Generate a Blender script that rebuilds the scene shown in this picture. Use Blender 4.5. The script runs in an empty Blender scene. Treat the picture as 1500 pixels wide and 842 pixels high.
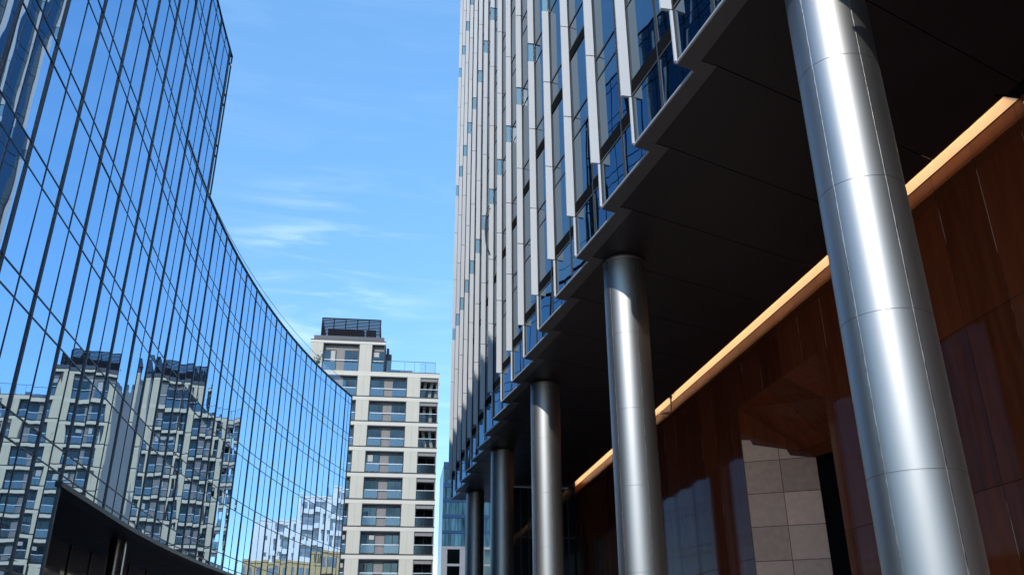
import bpy, bmesh, math, random
from math import sin, cos, tan, radians, pi, sqrt, atan2, degrees, hypot
from mathutils import Vector, Matrix, noise as mnoise
random.seed(7)
scene = bpy.context.scene
COL = scene.collection
GROUND = -1.6            # everything is laid out with the eye at z = 0, lifted by 1.6 m at the end

# ------------------------------------------------------------------ helpers
class MB:
    """collects faces, links them as ONE mesh object"""
    def __init__(self): self.v = []; self.f = []; self.m = []; self.mi = 0
    def quad(self, *p):
        n = len(self.v); self.v += [tuple(q) for q in p]; self.f.append(tuple(range(n, n+len(p)))); self.m.append(self.mi)
    def prism(self, base, z0, z1):
        """vertical prism over a plan polygon (list of xy, counter-clockwise)"""
        a = sum(base[i][0]*base[(i+1) % len(base)][1]-base[(i+1) % len(base)][0]*base[i][1] for i in range(len(base)))
        if a < 0: base = base[::-1]
        n = len(self.v); k = len(base)
        self.v += [(x, y, z0) for x, y in base]+[(x, y, z1) for x, y in base]
        self.f.append(tuple(n+i for i in reversed(range(k)))); self.f.append(tuple(n+k+i for i in range(k)))
        for i in range(k):
            j = (i+1) % k; self.f.append((n+i, n+j, n+k+j, n+k+i))
        self.m += [self.mi]*(k+2)
    def box(self, fr, a0, a1, b0, b1, z0, z1):
        """box in a plan frame fr(a,b) -> (x,y)"""
        self.prism([fr(a0, b0), fr(a1, b0), fr(a1, b1), fr(a0, b1)], z0, z1)
    def tube(self, pts, r, n=10):
        pts = [Vector(p) for p in pts]; rings = []
        for i, p in enumerate(pts):
            d = (pts[min(i+1, len(pts)-1)]-pts[max(i-1, 0)]).normalized()
            u = d.cross(Vector((0, 0, 1)) if abs(d.z) < .95 else Vector((1, 0, 0))).normalized(); w = d.cross(u)
            k = len(self.v); self.v += [tuple(p+(u*cos(2*pi*j/n)+w*sin(2*pi*j/n))*r) for j in range(n)]; rings.append(k)
        for a, b in zip(rings, rings[1:]):
            for j in range(n): self.f.append((a+j, a+(j+1) % n, b+(j+1) % n, b+j)); self.m.append(self.mi)
        for k, rev in ((rings[0], 0), (rings[-1], 1)):
            c = [k+j for j in range(n)]; self.f.append(tuple(c if rev else c[::-1])); self.m.append(self.mi)
    def lathe(self, c, prof, n=96, a0=0., a1=2*pi):
        closed = a1-a0 > 2*pi-1e-6; m = n if closed else n+1; base = len(self.v)
        for r, z in prof:
            for j in range(m):
                t = a0+(a1-a0)*j/n; self.v.append((c[0]+r*cos(t), c[1]+r*sin(t), z))
        for i in range(len(prof)-1):
            for j in range(n):
                k = (j+1) % m; self.f.append((base+i*m+j, base+i*m+k, base+(i+1)*m+k, base+(i+1)*m+j)); self.m.append(self.mi)
    def build(self, name, mat, parent=None, smooth=False, bevel=0):
        me = bpy.data.meshes.new(name); me.from_pydata(self.v, [], self.f); me.validate(); me.update()
        for q in (mat if isinstance(mat, (list, tuple)) else [mat]): me.materials.append(q)
        if isinstance(mat, (list, tuple)) and len(me.polygons) == len(self.m):
            for p, i in zip(me.polygons, self.m): p.material_index = i
        o = bpy.data.objects.new(name, me); COL.objects.link(o)
        if smooth:
            for p in me.polygons: p.use_smooth = True
        if parent: o.parent = parent
        if bevel:
            b = o.modifiers.new('bevel', 'BEVEL'); b.width = bevel; b.segments = 2; b.limit_method = 'ANGLE'
        return o

def tag(o, label=None, cat=None, group=None, kind=None):
    for k, v in (('label', label), ('category', cat), ('group', group), ('kind', kind)):
        if v: o[k] = v
    return o
def empty(name, label, cat, group=None, loc=(0, 0, 0)):
    o = bpy.data.objects.new(name, None); COL.objects.link(o); o.location = loc; o.empty_display_size = .2
    return tag(o, label, cat, group)
def copy_tree(o, parent=None):
    c = o.copy(); COL.objects.link(c); c.parent = parent
    for ch in list(o.children): copy_tree(ch, c)
    return c

# ------------------------------------------------------------------ materials
def mat(name, col, rough=.5, metal=0., spec=.5, noise=None, bump=None, coat=0., coatr=.03, aniso=0.):
    """noise=(scale, amount, detail[, stretch xyz]) varies the base colour; bump=(scale, strength, distance[, stretch])"""
    m = bpy.data.materials.new(name); m.use_nodes = True; nt = m.node_tree; b = nt.nodes['Principled BSDF']
    b.inputs['Base Color'].default_value = (*col, 1); b.inputs['Roughness'].default_value = rough
    b.inputs['Metallic'].default_value = metal; b.inputs['Specular IOR Level'].default_value = spec
    b.inputs['Coat Weight'].default_value = coat; b.inputs['Coat Roughness'].default_value = coatr
    b.inputs['Anisotropic'].default_value = aniso
    tc = nt.nodes.new('ShaderNodeTexCoord')
    def tex(scale, detail, stretch):
        mp = nt.nodes.new('ShaderNodeMapping'); mp.inputs['Scale'].default_value = stretch
        nt.links.new(tc.outputs['Object'], mp.inputs[0])
        n = nt.nodes.new('ShaderNodeTexNoise'); n.inputs['Scale'].default_value = scale; n.inputs['Detail'].default_value = detail
        nt.links.new(mp.outputs[0], n.inputs['Vector']); return n
    if noise:
        n = tex(noise[0], noise[2], noise[3] if len(noise) > 3 else (1, 1, 1))
        r = nt.nodes.new('ShaderNodeMapRange'); r.inputs[1].default_value = .25; r.inputs[2].default_value = .75
        r.inputs[3].default_value = 1-noise[1]; r.inputs[4].default_value = 1+noise[1]
        nt.links.new(n.outputs[0], r.inputs[0])
        mx = nt.nodes.new('ShaderNodeVectorMath'); mx.operation = 'SCALE'; mx.inputs[0].default_value = col
        nt.links.new(r.outputs[0], mx.inputs['Scale']); nt.links.new(mx.outputs[0], b.inputs['Base Color'])
        r2 = nt.nodes.new('ShaderNodeMapRange'); r2.inputs[1].default_value = .25; r2.inputs[2].default_value = .75
        r2.inputs[3].default_value = rough*(1-noise[1]*.6); r2.inputs[4].default_value = min(1, rough*(1+noise[1]*.6))
        nt.links.new(n.outputs[0], r2.inputs[0]); nt.links.new(r2.outputs[0], b.inputs['Roughness'])
    if bump:
        n = tex(bump[0], 1.5, bump[3] if len(bump) > 3 else (1, 1, 1))
        bp = nt.nodes.new('ShaderNodeBump'); bp.inputs['Strength'].default_value = bump[1]; bp.inputs['Distance'].default_value = bump[2]
        nt.links.new(n.outputs[0], bp.inputs['Height']); nt.links.new(bp.outputs[0], b.inputs['Normal'])
        if coat: nt.links.new(bp.outputs[0], b.inputs['Coat Normal'])
    return m
def coated_glass(name, col, rough=.01, bump=None, vary=None, fresnel=False):
    """opaque solar-control glass: a tinted mirror"""
    m = bpy.data.materials.new(name); m.use_nodes = True; nt = m.node_tree; out = nt.nodes['Material Output']
    for n in list(nt.nodes):
        if n != out: nt.nodes.remove(n)
    g = nt.nodes.new('ShaderNodeBsdfGlossy'); g.inputs[0].default_value = (*col, 1); g.inputs['Roughness'].default_value = rough
    tc = nt.nodes.new('ShaderNodeTexCoord')
    def tex(sc, st, detail=1.5):
        mp = nt.nodes.new('ShaderNodeMapping'); mp.inputs['Scale'].default_value = st; nt.links.new(tc.outputs['Object'], mp.inputs[0])
        n = nt.nodes.new('ShaderNodeTexNoise'); n.inputs['Scale'].default_value = sc; n.inputs['Detail'].default_value = detail; nt.links.new(mp.outputs[0], n.inputs['Vector']); return n
    if bump:
        n = tex(bump[0], bump[3] if len(bump) > 3 else (1, 1, 1)); bp = nt.nodes.new('ShaderNodeBump'); bp.inputs['Strength'].default_value = bump[1]; bp.inputs['Distance'].default_value = bump[2]
        nt.links.new(n.outputs[0], bp.inputs['Height']); nt.links.new(bp.outputs[0], g.inputs['Normal'])
    if vary:
        n = tex(vary[0], vary[2]); r = nt.nodes.new('ShaderNodeMapRange'); r.inputs[1].default_value = .3; r.inputs[2].default_value = .7; r.inputs[3].default_value = 1-vary[1]; r.inputs[4].default_value = 1+vary[1]
        nt.links.new(n.outputs[0], r.inputs[0]); v = nt.nodes.new('ShaderNodeVectorMath'); v.operation = 'SCALE'; v.inputs[0].default_value = col; nt.links.new(r.outputs[0], v.inputs['Scale']); nt.links.new(v.outputs[0], g.inputs[0])
    if fresnel:
        g2 = nt.nodes.new('ShaderNodeBsdfGlossy'); g2.inputs[0].default_value = (.95, .96, .97, 1); g2.inputs['Roughness'].default_value = rough
        if bump: nt.links.new(bp.outputs[0], g2.inputs['Normal'])
        fn = nt.nodes.new('ShaderNodeFresnel'); fn.inputs[0].default_value = 1.28; mx = nt.nodes.new('ShaderNodeMixShader')
        nt.links.new(fn.outputs[0], mx.inputs[0]); nt.links.new(g.outputs[0], mx.inputs[1]); nt.links.new(g2.outputs[0], mx.inputs[2]); nt.links.new(mx.outputs[0], out.inputs[0])
    else: nt.links.new(g.outputs[0], out.inputs[0])
    return m
def emit(name, col, strength):
    m = bpy.data.materials.new(name); m.use_nodes = True; b = m.node_tree.nodes['Principled BSDF']
    b.inputs['Base Color'].default_value = (.8, .8, .8, 1)
    b.inputs['Emission Color'].default_value = (*col, 1); b.inputs['Emission Strength'].default_value = strength
    return m
def tiles(name, col, sx, sz, axis, rough=.3, gap=.012, var=.3, spec=.5, coat=0., joint=.25, wav=None, streak=0., ior=1.5, phase=(0, 0), pale=None):
    """stone slabs: joints on a grid measured along a plan direction and z, each slab its own tone"""
    m = bpy.data.materials.new(name); m.use_nodes = True; nt = m.node_tree; N = nt.nodes.new; L = nt.links.new
    b = nt.nodes['Principled BSDF']; b.inputs['Specular IOR Level'].default_value = spec
    b.inputs['Coat Weight'].default_value = coat; b.inputs['Coat Roughness'].default_value = .03
    tc = N('ShaderNodeTexCoord')
    dt = N('ShaderNodeVectorMath'); dt.operation = 'DOT_PRODUCT'; dt.inputs[1].default_value = (axis[0], axis[1], 0); L(tc.outputs['Object'], dt.inputs[0])
    sp = N('ShaderNodeSeparateXYZ'); L(tc.outputs['Object'], sp.inputs[0])
    def math_(op, a, bb=None):
        q = N('ShaderNodeMath'); q.operation = op
        for i, x in enumerate((a, bb)):
            if x is None: continue
            if isinstance(x, (int, float)): q.inputs[i].default_value = x
            else: L(x, q.inputs[i])
        return q.outputs[0]
    u = math_('ADD', math_('DIVIDE', dt.outputs['Value'], sx), phase[0]); w = math_('ADD', math_('DIVIDE', sp.outputs[2], sz), phase[1])
    fu = math_('FRACT', u); fw = math_('FRACT', w)
    ju = math_('LESS_THAN', fu, gap/sx); jw = math_('LESS_THAN', fw, gap/sz); j = math_('MAXIMUM', ju, jw)
    cb = N('ShaderNodeCombineXYZ'); L(math_('FLOOR', u), cb.inputs[0]); L(math_('FLOOR', w), cb.inputs[1])
    wn = N('ShaderNodeTexWhiteNoise'); L(cb.outputs[0], wn.inputs['Vector'])
    ns = N('ShaderNodeTexNoise'); ns.inputs['Scale'].default_value = 6; ns.inputs['Detail'].default_value = 5
    nm = N('ShaderNodeMapping'); nm.inputs['Scale'].default_value = (1, 1, .12 if streak else 1); L(tc.outputs['Object'], nm.inputs[0]); L(nm.outputs[0], ns.inputs['Vector'])
    t = math_('ADD', math_('MULTIPLY', math_('SUBTRACT', wn.outputs['Value'], .5), var*2), math_('MULTIPLY', math_('SUBTRACT', ns.outputs[0], .5), var*1.6+streak))
    t = math_('ADD', t, 1.); t = math_('MULTIPLY', t, math_('SUBTRACT', 1., math_('MULTIPLY', j, 1-joint)))
    sc = N('ShaderNodeVectorMath'); sc.operation = 'SCALE'; sc.inputs[0].default_value = col; L(t, sc.inputs['Scale']); L(sc.outputs[0], b.inputs['Base Color'])
    if pale:   # lime bloom along stretches of the upright joints
        pm = N('ShaderNodeMapping'); pm.inputs['Scale'].default_value = (.9, .9, .55); L(tc.outputs['Object'], pm.inputs[0])
        pn = N('ShaderNodeTexNoise'); pn.inputs['Scale'].default_value = 1.0; pn.inputs['Detail'].default_value = 4; L(pm.outputs[0], pn.inputs['Vector'])
        pr = N('ShaderNodeMapRange'); pr.inputs[1].default_value = .52; pr.inputs[2].default_value = .58; L(pn.outputs[0], pr.inputs[0])
        pj = math_('MULTIPLY', ju, pr.outputs[0]); px = N('ShaderNodeMix'); px.data_type = 'RGBA'; L(pj, px.inputs[0]); L(sc.outputs[0], px.inputs[6]); px.inputs[7].default_value = (*pale, 1); L(px.outputs[2], b.inputs['Base Color'])
    L(math_('ADD', math_('MULTIPLY', j, .4), math_('MULTIPLY', math_('ADD', ns.outputs[0], .5), rough)), b.inputs['Roughness'])
    h = math_('MULTIPLY', j, -1.)
    b.inputs['IOR'].default_value = ior
    bp = N('ShaderNodeBump'); bp.inputs['Strength'].default_value = .5; bp.inputs['Distance'].default_value = .004; L(h, bp.inputs['Height']); L(bp.outputs[0], b.inputs['Normal'])
    if wav:
        n2 = N('ShaderNodeTexNoise'); n2.inputs['Scale'].default_value = wav[0]; L(tc.outputs['Object'], n2.inputs['Vector'])
        b2 = N('ShaderNodeBump'); b2.inputs['Strength'].default_value = wav[1]; b2.inputs['Distance'].default_value = .01; L(n2.outputs[0], b2.inputs['Height'])
        L(bp.outputs[0], b2.inputs['Normal']); L(b2.outputs[0], b.inputs['Normal'])
        if coat: L(b2.outputs[0], b.inputs['Coat Normal'])
    return m

M = {}
# ------------------------------------------------------------------ right office tower: frame along its facade
aT = radians(-9.2); AX = (sin(aT), cos(aT)); BX = (cos(aT), -sin(aT))
def T(s, t): return (AX[0]*s+BX[0]*t, AX[1]*s+BX[1]*t)
def T3(s, t, z): return (*T(s, t), z)

M['mirror'] = coated_glass('mirror_glass_blue', (.44, .585, .75), .008, bump=(.6, .24, .02, (1, 1, .6)))
M['towerglass'] = coated_glass('tower_glass', (.085, .145, .195), .01, bump=(.8, .2, .02, (1, 1, .5)), fresnel=True)
M['spandrel'] = coated_glass('spandrel_glass', (.085, .145, .20), .03, bump=(.8, .1, .02), fresnel=True)
M['fin'] = mat('silver_fin_paint', (.455, .475, .505), .6, 0., .3, noise=(1.3, .05, 3, (1, 1, .2)))
M['mullion'] = mat('dark_grey_aluminium', (.055, .056, .062), .38, .5, noise=(3, .15, 3))
M['lmull'] = mat('bronze_grey_mullion', (.085, .085, .095), .4, .45, noise=(3, .2, 4))
M['lbar'] = mat('dark_glazing_bar', (.028, .032, .05), .4, .3)
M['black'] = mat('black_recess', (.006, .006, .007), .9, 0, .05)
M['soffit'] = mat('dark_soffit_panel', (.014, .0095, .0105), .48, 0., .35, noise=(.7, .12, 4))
M['border'] = mat('grey_soffit_border', (.075, .068, .067), .5, .2, noise=(2, .08, 3))
M['lip'] = mat('pale_edge_trim', (.42, .43, .44), .4, .4)
M['steel'] = mat('brushed_steel', (.285, .287, .29), .47, 1., noise=(2.2, .10, 5, (1, 1, .12)), bump=(260, .03, .002, (1, 1, .02)))
M['seam'] = mat('bright_steel_seam', (.40, .39, .38), .35, 1., noise=(9, .5, 3, (1, 1, .8)))
M['seamdark'] = mat('steel_joint', (.16, .15, .14), .5, .8)
M['granite'] = tiles('brown_polished_granite', (.135, .031, .012), 1.21, 2.9, AX, .05, .016, .26, .16, .0, .45, (.5, .04), .5, 1.22, (0, 0), (.42, .27, .2))
M['granite_plain'] = tiles('brown_granite_plain', (.135, .031, .012), 1.21, 2.9, AX, .05, .016, .26, .16, .0, .45, (.5, .04), .5, 1.22)
M['lit_band'] = tiles('cove_lit_granite', (.115, .034, .011), 1.21, 2.9, AX, .35, .012, .15, .1, .0, .3, None, .3, 1.28)  # same granite under the cove, its lit look put into this material
M['cove'] = mat('pale_cove_panel', (.74, .62, .48), .6, noise=(2, .03, 2))
M['led'] = emit('warm_led', (1., .635, .36), 19.5)
M['beige'] = mat('beige_render', (.44, .415, .35), .75, 0, .3, noise=(1.1, .05, 5, (1, 1, .4)))
M['beigeband'] = mat('beige_band', (.50, .475, .41), .7, 0, .3, noise=(1.1, .04, 4))
M['taupe'] = mat('taupe_recess_panel', (.185, .175, .168), .65, 0, .4, noise=(5, .12, 4, (1, 1, .1)))
M['charcoal'] = mat('charcoal_metal', (.035, .035, .042), .45, .3)
M['greywin'] = mat('grey_window', (.22, .25, .28), .15, 0, .6, noise=(.8, .5, 2))
M['finglass'] = mat('pale_blue_fin_glass', (.17, .31, .43), .12, 0, .5)
M['louvre'] = mat('black_louvre', (.012, .012, .017), .8, 0, .1)
M['slate'] = mat('slate_plinth', (.065, .068, .08), .55, .1, noise=(2, .1, 3))
M['aptglass'] = coated_glass('apartment_glass', (.08, .092, .09), .02, bump=(.6, .2, .02), vary=(.3, .5, (1, 1, 1)))
M['aptinner'] = mat('dark_room', (.12, .135, .145), .3)
M['whitem'] = mat('white_rail', (.72, .72, .72), .4, .2)
M['curtain'] = mat('white_curtain', (.78, .78, .76), .85)
def clear_glass(name, tint, rough=.0, op=.25, fres=True):
    m = bpy.data.materials.new(name); m.use_nodes = True; nt = m.node_tree; out = nt.nodes['Material Output']
    for n in list(nt.nodes):
        if n != out: nt.nodes.remove(n)
    tr = nt.nodes.new('ShaderNodeBsdfTransparent'); tr.inputs[0].default_value = (*tint, 1)
    gl = nt.nodes.new('ShaderNodeBsdfGlossy'); gl.inputs['Roughness'].default_value = rough; gl.inputs[0].default_value = (.9, .95, 1, 1)
    fr = nt.nodes.new('ShaderNodeFresnel'); fr.inputs[0].default_value = 1.5
    ad = nt.nodes.new('ShaderNodeMath'); ad.operation = 'ADD'; ad.inputs[1].default_value = op; ad.use_clamp = True; ad.inputs[0].default_value = 0
    mx = nt.nodes.new('ShaderNodeMixShader'); (nt.links.new(fr.outputs[0], ad.inputs[0]) if fres else None); nt.links.new(ad.outputs[0], mx.inputs[0])
    nt.links.new(tr.outputs[0], mx.inputs[1]); nt.links.new(gl.outputs[0], mx.inputs[2]); nt.links.new(mx.outputs[0], out.inputs[0])
    return m
M['clear'] = clear_glass('balustrade_glass', (.97, .985, .99), .02, .07, False)
M['balcglass'] = clear_glass('balcony_glass', (.66, .67, .64), .12, .16, False)
M['paving'] = tiles('granite_paving', (.30, .29, .28), .9, 5, (0, 1), .6, .01, .12)
M['white'] = mat('white_facade', (.78, .76, .72), .7, 0, .3, noise=(.6, .06, 4))
M['yellow'] = mat('yellow_brick', (.55, .40, .20), .8, 0, .3, noise=(3, .12, 5))
M['blueglass'] = mat('teal_glass_painted_reflections', (.04, .105, .15), .08, 0, .6, noise=(1.6, .95, 3, (1, 1, .1)), bump=(.7, .3, .02))  # reflected streaks are painted into the base colour by stretched noise
M['navy'] = mat('navy_spandrel', (.02, .055, .13), .25, .3)
M['concrete'] = mat('grey_concrete_panel', (.20, .20, .21), .7, 0, .3, noise=(2, .06, 4))
M['leaf'] = mat('leaf', (.06, .10, .03), .6, noise=(8, .4, 3))
M['twig'] = mat('bark', (.09, .06, .04), .8)

# ================================================================== camera
f_px, pitch, roll = 1268.4, .4194, -.0045
Fv = Vector((0, cos(pitch), sin(pitch))); R0 = Vector((1, 0, 0)); U0 = R0.cross(Fv)
Rv = R0*cos(roll)+U0*sin(roll); Uv = -R0*sin(roll)+U0*cos(roll)
cam = bpy.data.objects.new('camera', bpy.data.cameras.new('camera')); COL.objects.link(cam); scene.camera = cam
cam.data.sensor_width = 36; cam.data.lens = f_px/1500*36; cam.data.clip_end = 3000; cam.data.clip_start = .05
cam.matrix_world = Matrix(((Rv.x, Uv.x, -Fv.x, 0), (Rv.y, Uv.y, -Fv.y, 0), (Rv.z, Uv.z, -Fv.z, 0), (0, 0, 0, 1)))
def proj(p):
    p = Vector(p); d = p.dot(Fv)
    if d < .2: return None
    return (750+f_px*p.dot(Rv)/d, 421-f_px*p.dot(Uv)/d)
def rank_area(corners):
    """bounding-box area in the photo's pixels, clipped to the frame: which repeats show largest"""
    q = [proj(c) for c in corners]
    if any(x is None for x in q): return 0
    x0, x1 = max(0, min(a for a, _ in q)), min(1500, max(a for a, _ in q)); y0, y1 = max(0, min(b for _, b in q)), min(842, max(b for _, b in q))
    return max(0, x1-x0)*max(0, y1-y0)

# ================================================================== ground
mb = MB(); mb.quad((-900, -900, GROUND), (900, -900, GROUND), (900, 900, GROUND), (-900, 900, GROUND))
tag(mb.build('ground', M['paving']), 'pale granite paving of the plaza below the frame', kind='structure')

# ================================================================== right office tower
PITCH, S0 = 2.414, 10.77
ZT = 57.0; K0, K1 = -1, 16
tower = empty('office_tower', 'silver finned glass office tower with sawtooth bays over a dark soffit', 'office building', loc=(*T(30, 15), GROUND))
def under(root, o):
    o.parent = root; o.matrix_parent_inverse = Matrix.Translation(-Vector(root.location)); return o
def O(k): return (S0+PITCH*k, 4.48)
def I(k): return (S0+PITCH*k+.12, 4.81)
def bayframe(k):
    """frame on pane k: a along the pane from near (0) to far, b outwards towards the street"""
    p0 = Vector(T(*I(k-1))); p1 = Vector(T(*O(k))); e = (p1-p0); L = e.length; e /= L; n = Vector((-e.y, e.x))
    def fr(a, b): q = p0+e*a+n*b; return (q.x, q.y)
    return fr, L
# storeys: spandrel bands between panes
SP = [(12.30, 12.88), (15.10, 15.90)]+[(18.48+3.13*i, 19.2+3.13*i) for i in range(12)]
bands = []; z = 10.45
for a, b in SP: bands.append((z, a)); z = b
bands.append((z, ZT))
wins = []
for k in range(K0, K1+1):
    fr, L = bayframe(k)
    for (z0, z1) in [(9.06, 10.12)]+bands:
        c = [(*fr(a, 0), zz) for a in (0, L) for zz in (z0, z1)]
        wins.append((rank_area(c), k, z0, z1))
wins.sort(reverse=True)
rest = MB(); spans = []
for i, (ar, k, z0, z1) in enumerate(wins):
    fr, L = bayframe(k); m_ = MB() if i < 99 else rest
    for a0, a1 in ((.04, L/2-.03), (L/2+.03, L-.05)):
        t0, t1 = random.gauss(0, .0022), random.gauss(0, .0022); h = z1-z0
        ins = -.015
        m_.quad((*fr(a0, ins-t0*(a1-a0)/2+t1*h/2), z1), (*fr(a1, ins+t0*(a1-a0)/2+t1*h/2), z1), (*fr(a1, ins+t0*(a1-a0)/2-t1*h/2), z0), (*fr(a0, ins-t0*(a1-a0)/2-t1*h/2), z0))
    if i < 99: under(tower, m_.build('window', M['towerglass']))
tag(under(tower, rest.build('window', M['towerglass'])), kind='stuff')
for k in range(K0, K1+1):
    fr, L = bayframe(k); g = MB(); sp = MB(); sl = MB()
    for a0, a1 in ((0, .05), (L/2-.02, L/2+.02), (L-.05, L)): g.box(fr, a0, a1, -.12, .008, 9.06, ZT)
    for zz in (9.04, 10.12): g.box(fr, .05, L-.05, -.1, .0, zz, zz+.04)
    for a, b in SP:
        for zz in (a-.02, b-.02): g.box(fr, .05, L/2-.02, -.1, .0, zz, zz+.04); g.box(fr, L/2+.02, L-.05, -.1, .0, zz, zz+.04)
        spans.append((rank_area([(*fr(0, 0), a), (*fr(L, 0), a), (*fr(0, 0), b), (*fr(L, 0), b)]), k, a, b))
    under(tower, g.build('bay_frame', M['mullion']))
    for zz0, zz1 in ((10.17, 10.46), (14.76, 15.07)):
        sl = MB(); sl.box(fr, .05, L-.05, -.3, .004, zz0, zz1)
        under(tower, sl.build('vent_slot', M['black']))
    # pale trim along the bottom of the pane, then the return edge
    lp = MB(); lp.box(fr, .0, L, -.06, .035, 9.0, 9.035)
    under(tower, lp.build('edge_trim', M['lip']))
spans.sort(reverse=True); rest = MB()
for i, (ar, k, a, b) in enumerate(spans):
    fr, L = bayframe(k); m_ = MB() if i < 99 else rest
    m_.quad((*fr(.05, -.02), b-.02), (*fr(L-.05, -.02), b-.02), (*fr(L-.05, -.02), a+.02), (*fr(.05, -.02), a+.02))
    if i < 99: under(tower, m_.build('spandrel', M['spandrel']))
tag(under(tower, rest.build('spandrel', M['spandrel'])), kind='stuff')
# fins at every tooth
FZ = [(10.10, 13.0), (13.0, 15.9), (15.9, 18.57), (19.3, 22.6), (22.6, 25.9), (25.9, 28.65), (29.4, 32.5), (32.5, 35.6), (35.6, 38.2), (38.95, 42), (42, 45.1), (45.1, 47.8), (48.5, 51.5), (51.5, 54.5), (54.5, ZT)]
fins = []
for k in range(K0, K1+1):
    s, t = O(k)
    for z0, z1 in FZ:
        fins.append((rank_area([T3(s, t-.2, z0), T3(s, t, z0), T3(s, t-.2, z1), T3(s, t, z1)]), k, z0, z1))
fins.sort(reverse=True); rest = MB()
for i, (ar, k, z0, z1) in enumerate(fins):
    s, t = O(k); m_ = MB() if i < 99 else rest
    dz = random.uniform(-.004, .004); tw = random.gauss(0, .004)
    m_.prism([T(s-.03, t-.205+tw*0), T(s-.03+tw, t-.012), T(s+.035+tw, t-.012), T(s+.035, t-.205)], z0+.012, z1-.012)
    if i < 99: under(tower, m_.build('fin', M['fin'], bevel=.004))
tag(under(tower, rest.build('fin', M['fin'])), kind='stuff')
for k in range(K0, K1+1):
    s, t = O(k)
    for z0, z1 in ((18.57, 19.3), (28.65, 29.4), (38.2, 38.95), (47.8, 48.5)):
        m_ = MB(); m_.prism([T(s+.005, t-.185), T(s+.005, t-.02), T(s+.02, t-.02), T(s+.02, t-.185)], z0+.02, z1-.02); under(tower, m_.build('glass_fin', M['finglass']))
for k in range(K0, K1+1):
    s, t = O(k); m_ = MB()
    m_.prism([T(s-.025, t-.05), T(s-.025, t-.008), T(s+.02, t-.008), T(s+.02, t-.05)], 9.05, 10.09)
    under(tower, m_.build('fin_foot', M['fin']))
    m_ = MB(); m_.prism([T(s+.036, t-.03), T(s+.036, t+.33), T(s+.08, t+.33), T(s+.08, t-.03)], 9.05, ZT)   # dark return behind the fin
    under(tower, m_.build('bay_return', M['mullion']))
# one loose strip hanging off a fin
s, t = O(9); lb = MB()
def zpix(k, v):
    s_, t_ = O(k); lo, hi = 0., 80.
    for _ in range(50):
        md = (lo+hi)/2
        if proj(T3(s_, t_-.3, md))[1] < v: hi = md
        else: lo = md
    return lo
pts = []
for i in range(15):
    w = i/14; v = 303+68*w; pts.append(T3(s-.12, t-.22-.15*sin(pi*w)**.6*(1 if w < .9 else .8), zpix(9, v)))
lb.tube(pts, .035, 8)
tag(under(tower, lb.build('loose_fin_strip', M['charcoal'])), 'loose bent dark strip hanging from a fin')
# soffit border, saw-toothed
bd = MB()
def Op(k): return (S0+PITCH*k-.15, 4.82)
def Ip(k): return (S0+PITCH*k-.06, 5.12)
for k in range(K0-9, K1+1):
    bd.prism([T(*I(k-1)), T(*O(k)), T(*Op(k)), T(*Ip(k-1))], 8.985, 9.03)
    if k < K1: bd.prism([T(*O(k)), T(*I(k)), T(*Ip(k)), T(*Op(k))], 8.985, 9.03)
bd.prism([T(*O(K1)), T(S0+PITCH*K1+.12, 26), T(S0+PITCH*K1-.2, 26), T(*Op(K1))], 8.985, 9.03)
under(tower, bd.build('soffit_border', M['border']))
# soffit panels, one skewed strip per bay with open joints
SLOT0, WALL = 10.30, 10.60
sf = MB(); SL = .40
for k in range(K0-9, K1+1):
    g = .012
    def P(q, t, dg=0): return T(q[0]+(t-q[1])*SL+dg, t)
    a, b = Ip(k-1), Ip(k)
    rows = [None, 7.72, SLOT0]
    a1 = [T(a[0]+g, a[1]), P(a, 7.72-g, g)]; b1 = [P(b, 7.72-g, -g), T(b[0]-g, b[1])]
    o1 = Op(k)
    sf.prism([T(a[0]+g, a[1]+.01), T(o1[0], o1[1]+.015), T(b[0]-g, b[1]+.012), P(b, SLOT0, -g), P(a, SLOT0, g)], 9.0, 9.03)
sf.prism([T(10.8, SLOT0-.02), T(44.9, SLOT0-.02), T(44.9, SLOT0-.001), T(10.8, SLOT0-.001)], 9.03, 9.04)
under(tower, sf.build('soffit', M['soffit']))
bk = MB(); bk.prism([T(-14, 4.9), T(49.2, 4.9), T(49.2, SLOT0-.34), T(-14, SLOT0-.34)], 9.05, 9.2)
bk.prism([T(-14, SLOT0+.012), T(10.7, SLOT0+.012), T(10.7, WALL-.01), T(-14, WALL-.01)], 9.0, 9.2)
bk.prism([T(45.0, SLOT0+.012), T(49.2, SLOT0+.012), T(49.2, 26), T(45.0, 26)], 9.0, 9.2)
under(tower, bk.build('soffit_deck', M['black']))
# plain rest of the tower (out of frame): near facade, ends, back, roof
core = MB()
core.prism([T(-14, 4.95), T(S0+PITCH*(K0-1)-.05, 4.95), T(S0+PITCH*(K0-1)-.05, 5.2), T(-14, 5.2)], 9.05, ZT)
core.prism([T(49.42, 5.05), T(49.52, 5.05), T(49.52, 26), T(49.42, 26)], 9.05, ZT)
core.prism([T(-14, 26), T(49.5, 26), T(49.5, 26.2), T(-14, 26.2)], 9.05, ZT)
core.prism([T(-14, 5.3), T(-13.8, 5.3), T(-13.8, 26), T(-14, 26)], 9.05, ZT)
core.prism([T(-14, 5.0), T(49.4, 5.0), T(49.4, 26), T(-14, 26)], ZT-.4, ZT-.2)
core.prism([T(-13.7, 5.25), T(49.3, 5.25), T(49.3, 5.35), T(-13.7, 5.35)], 9.25, ZT-.5)
under(tower, core.build('tower_shell', M['mullion']))

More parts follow.
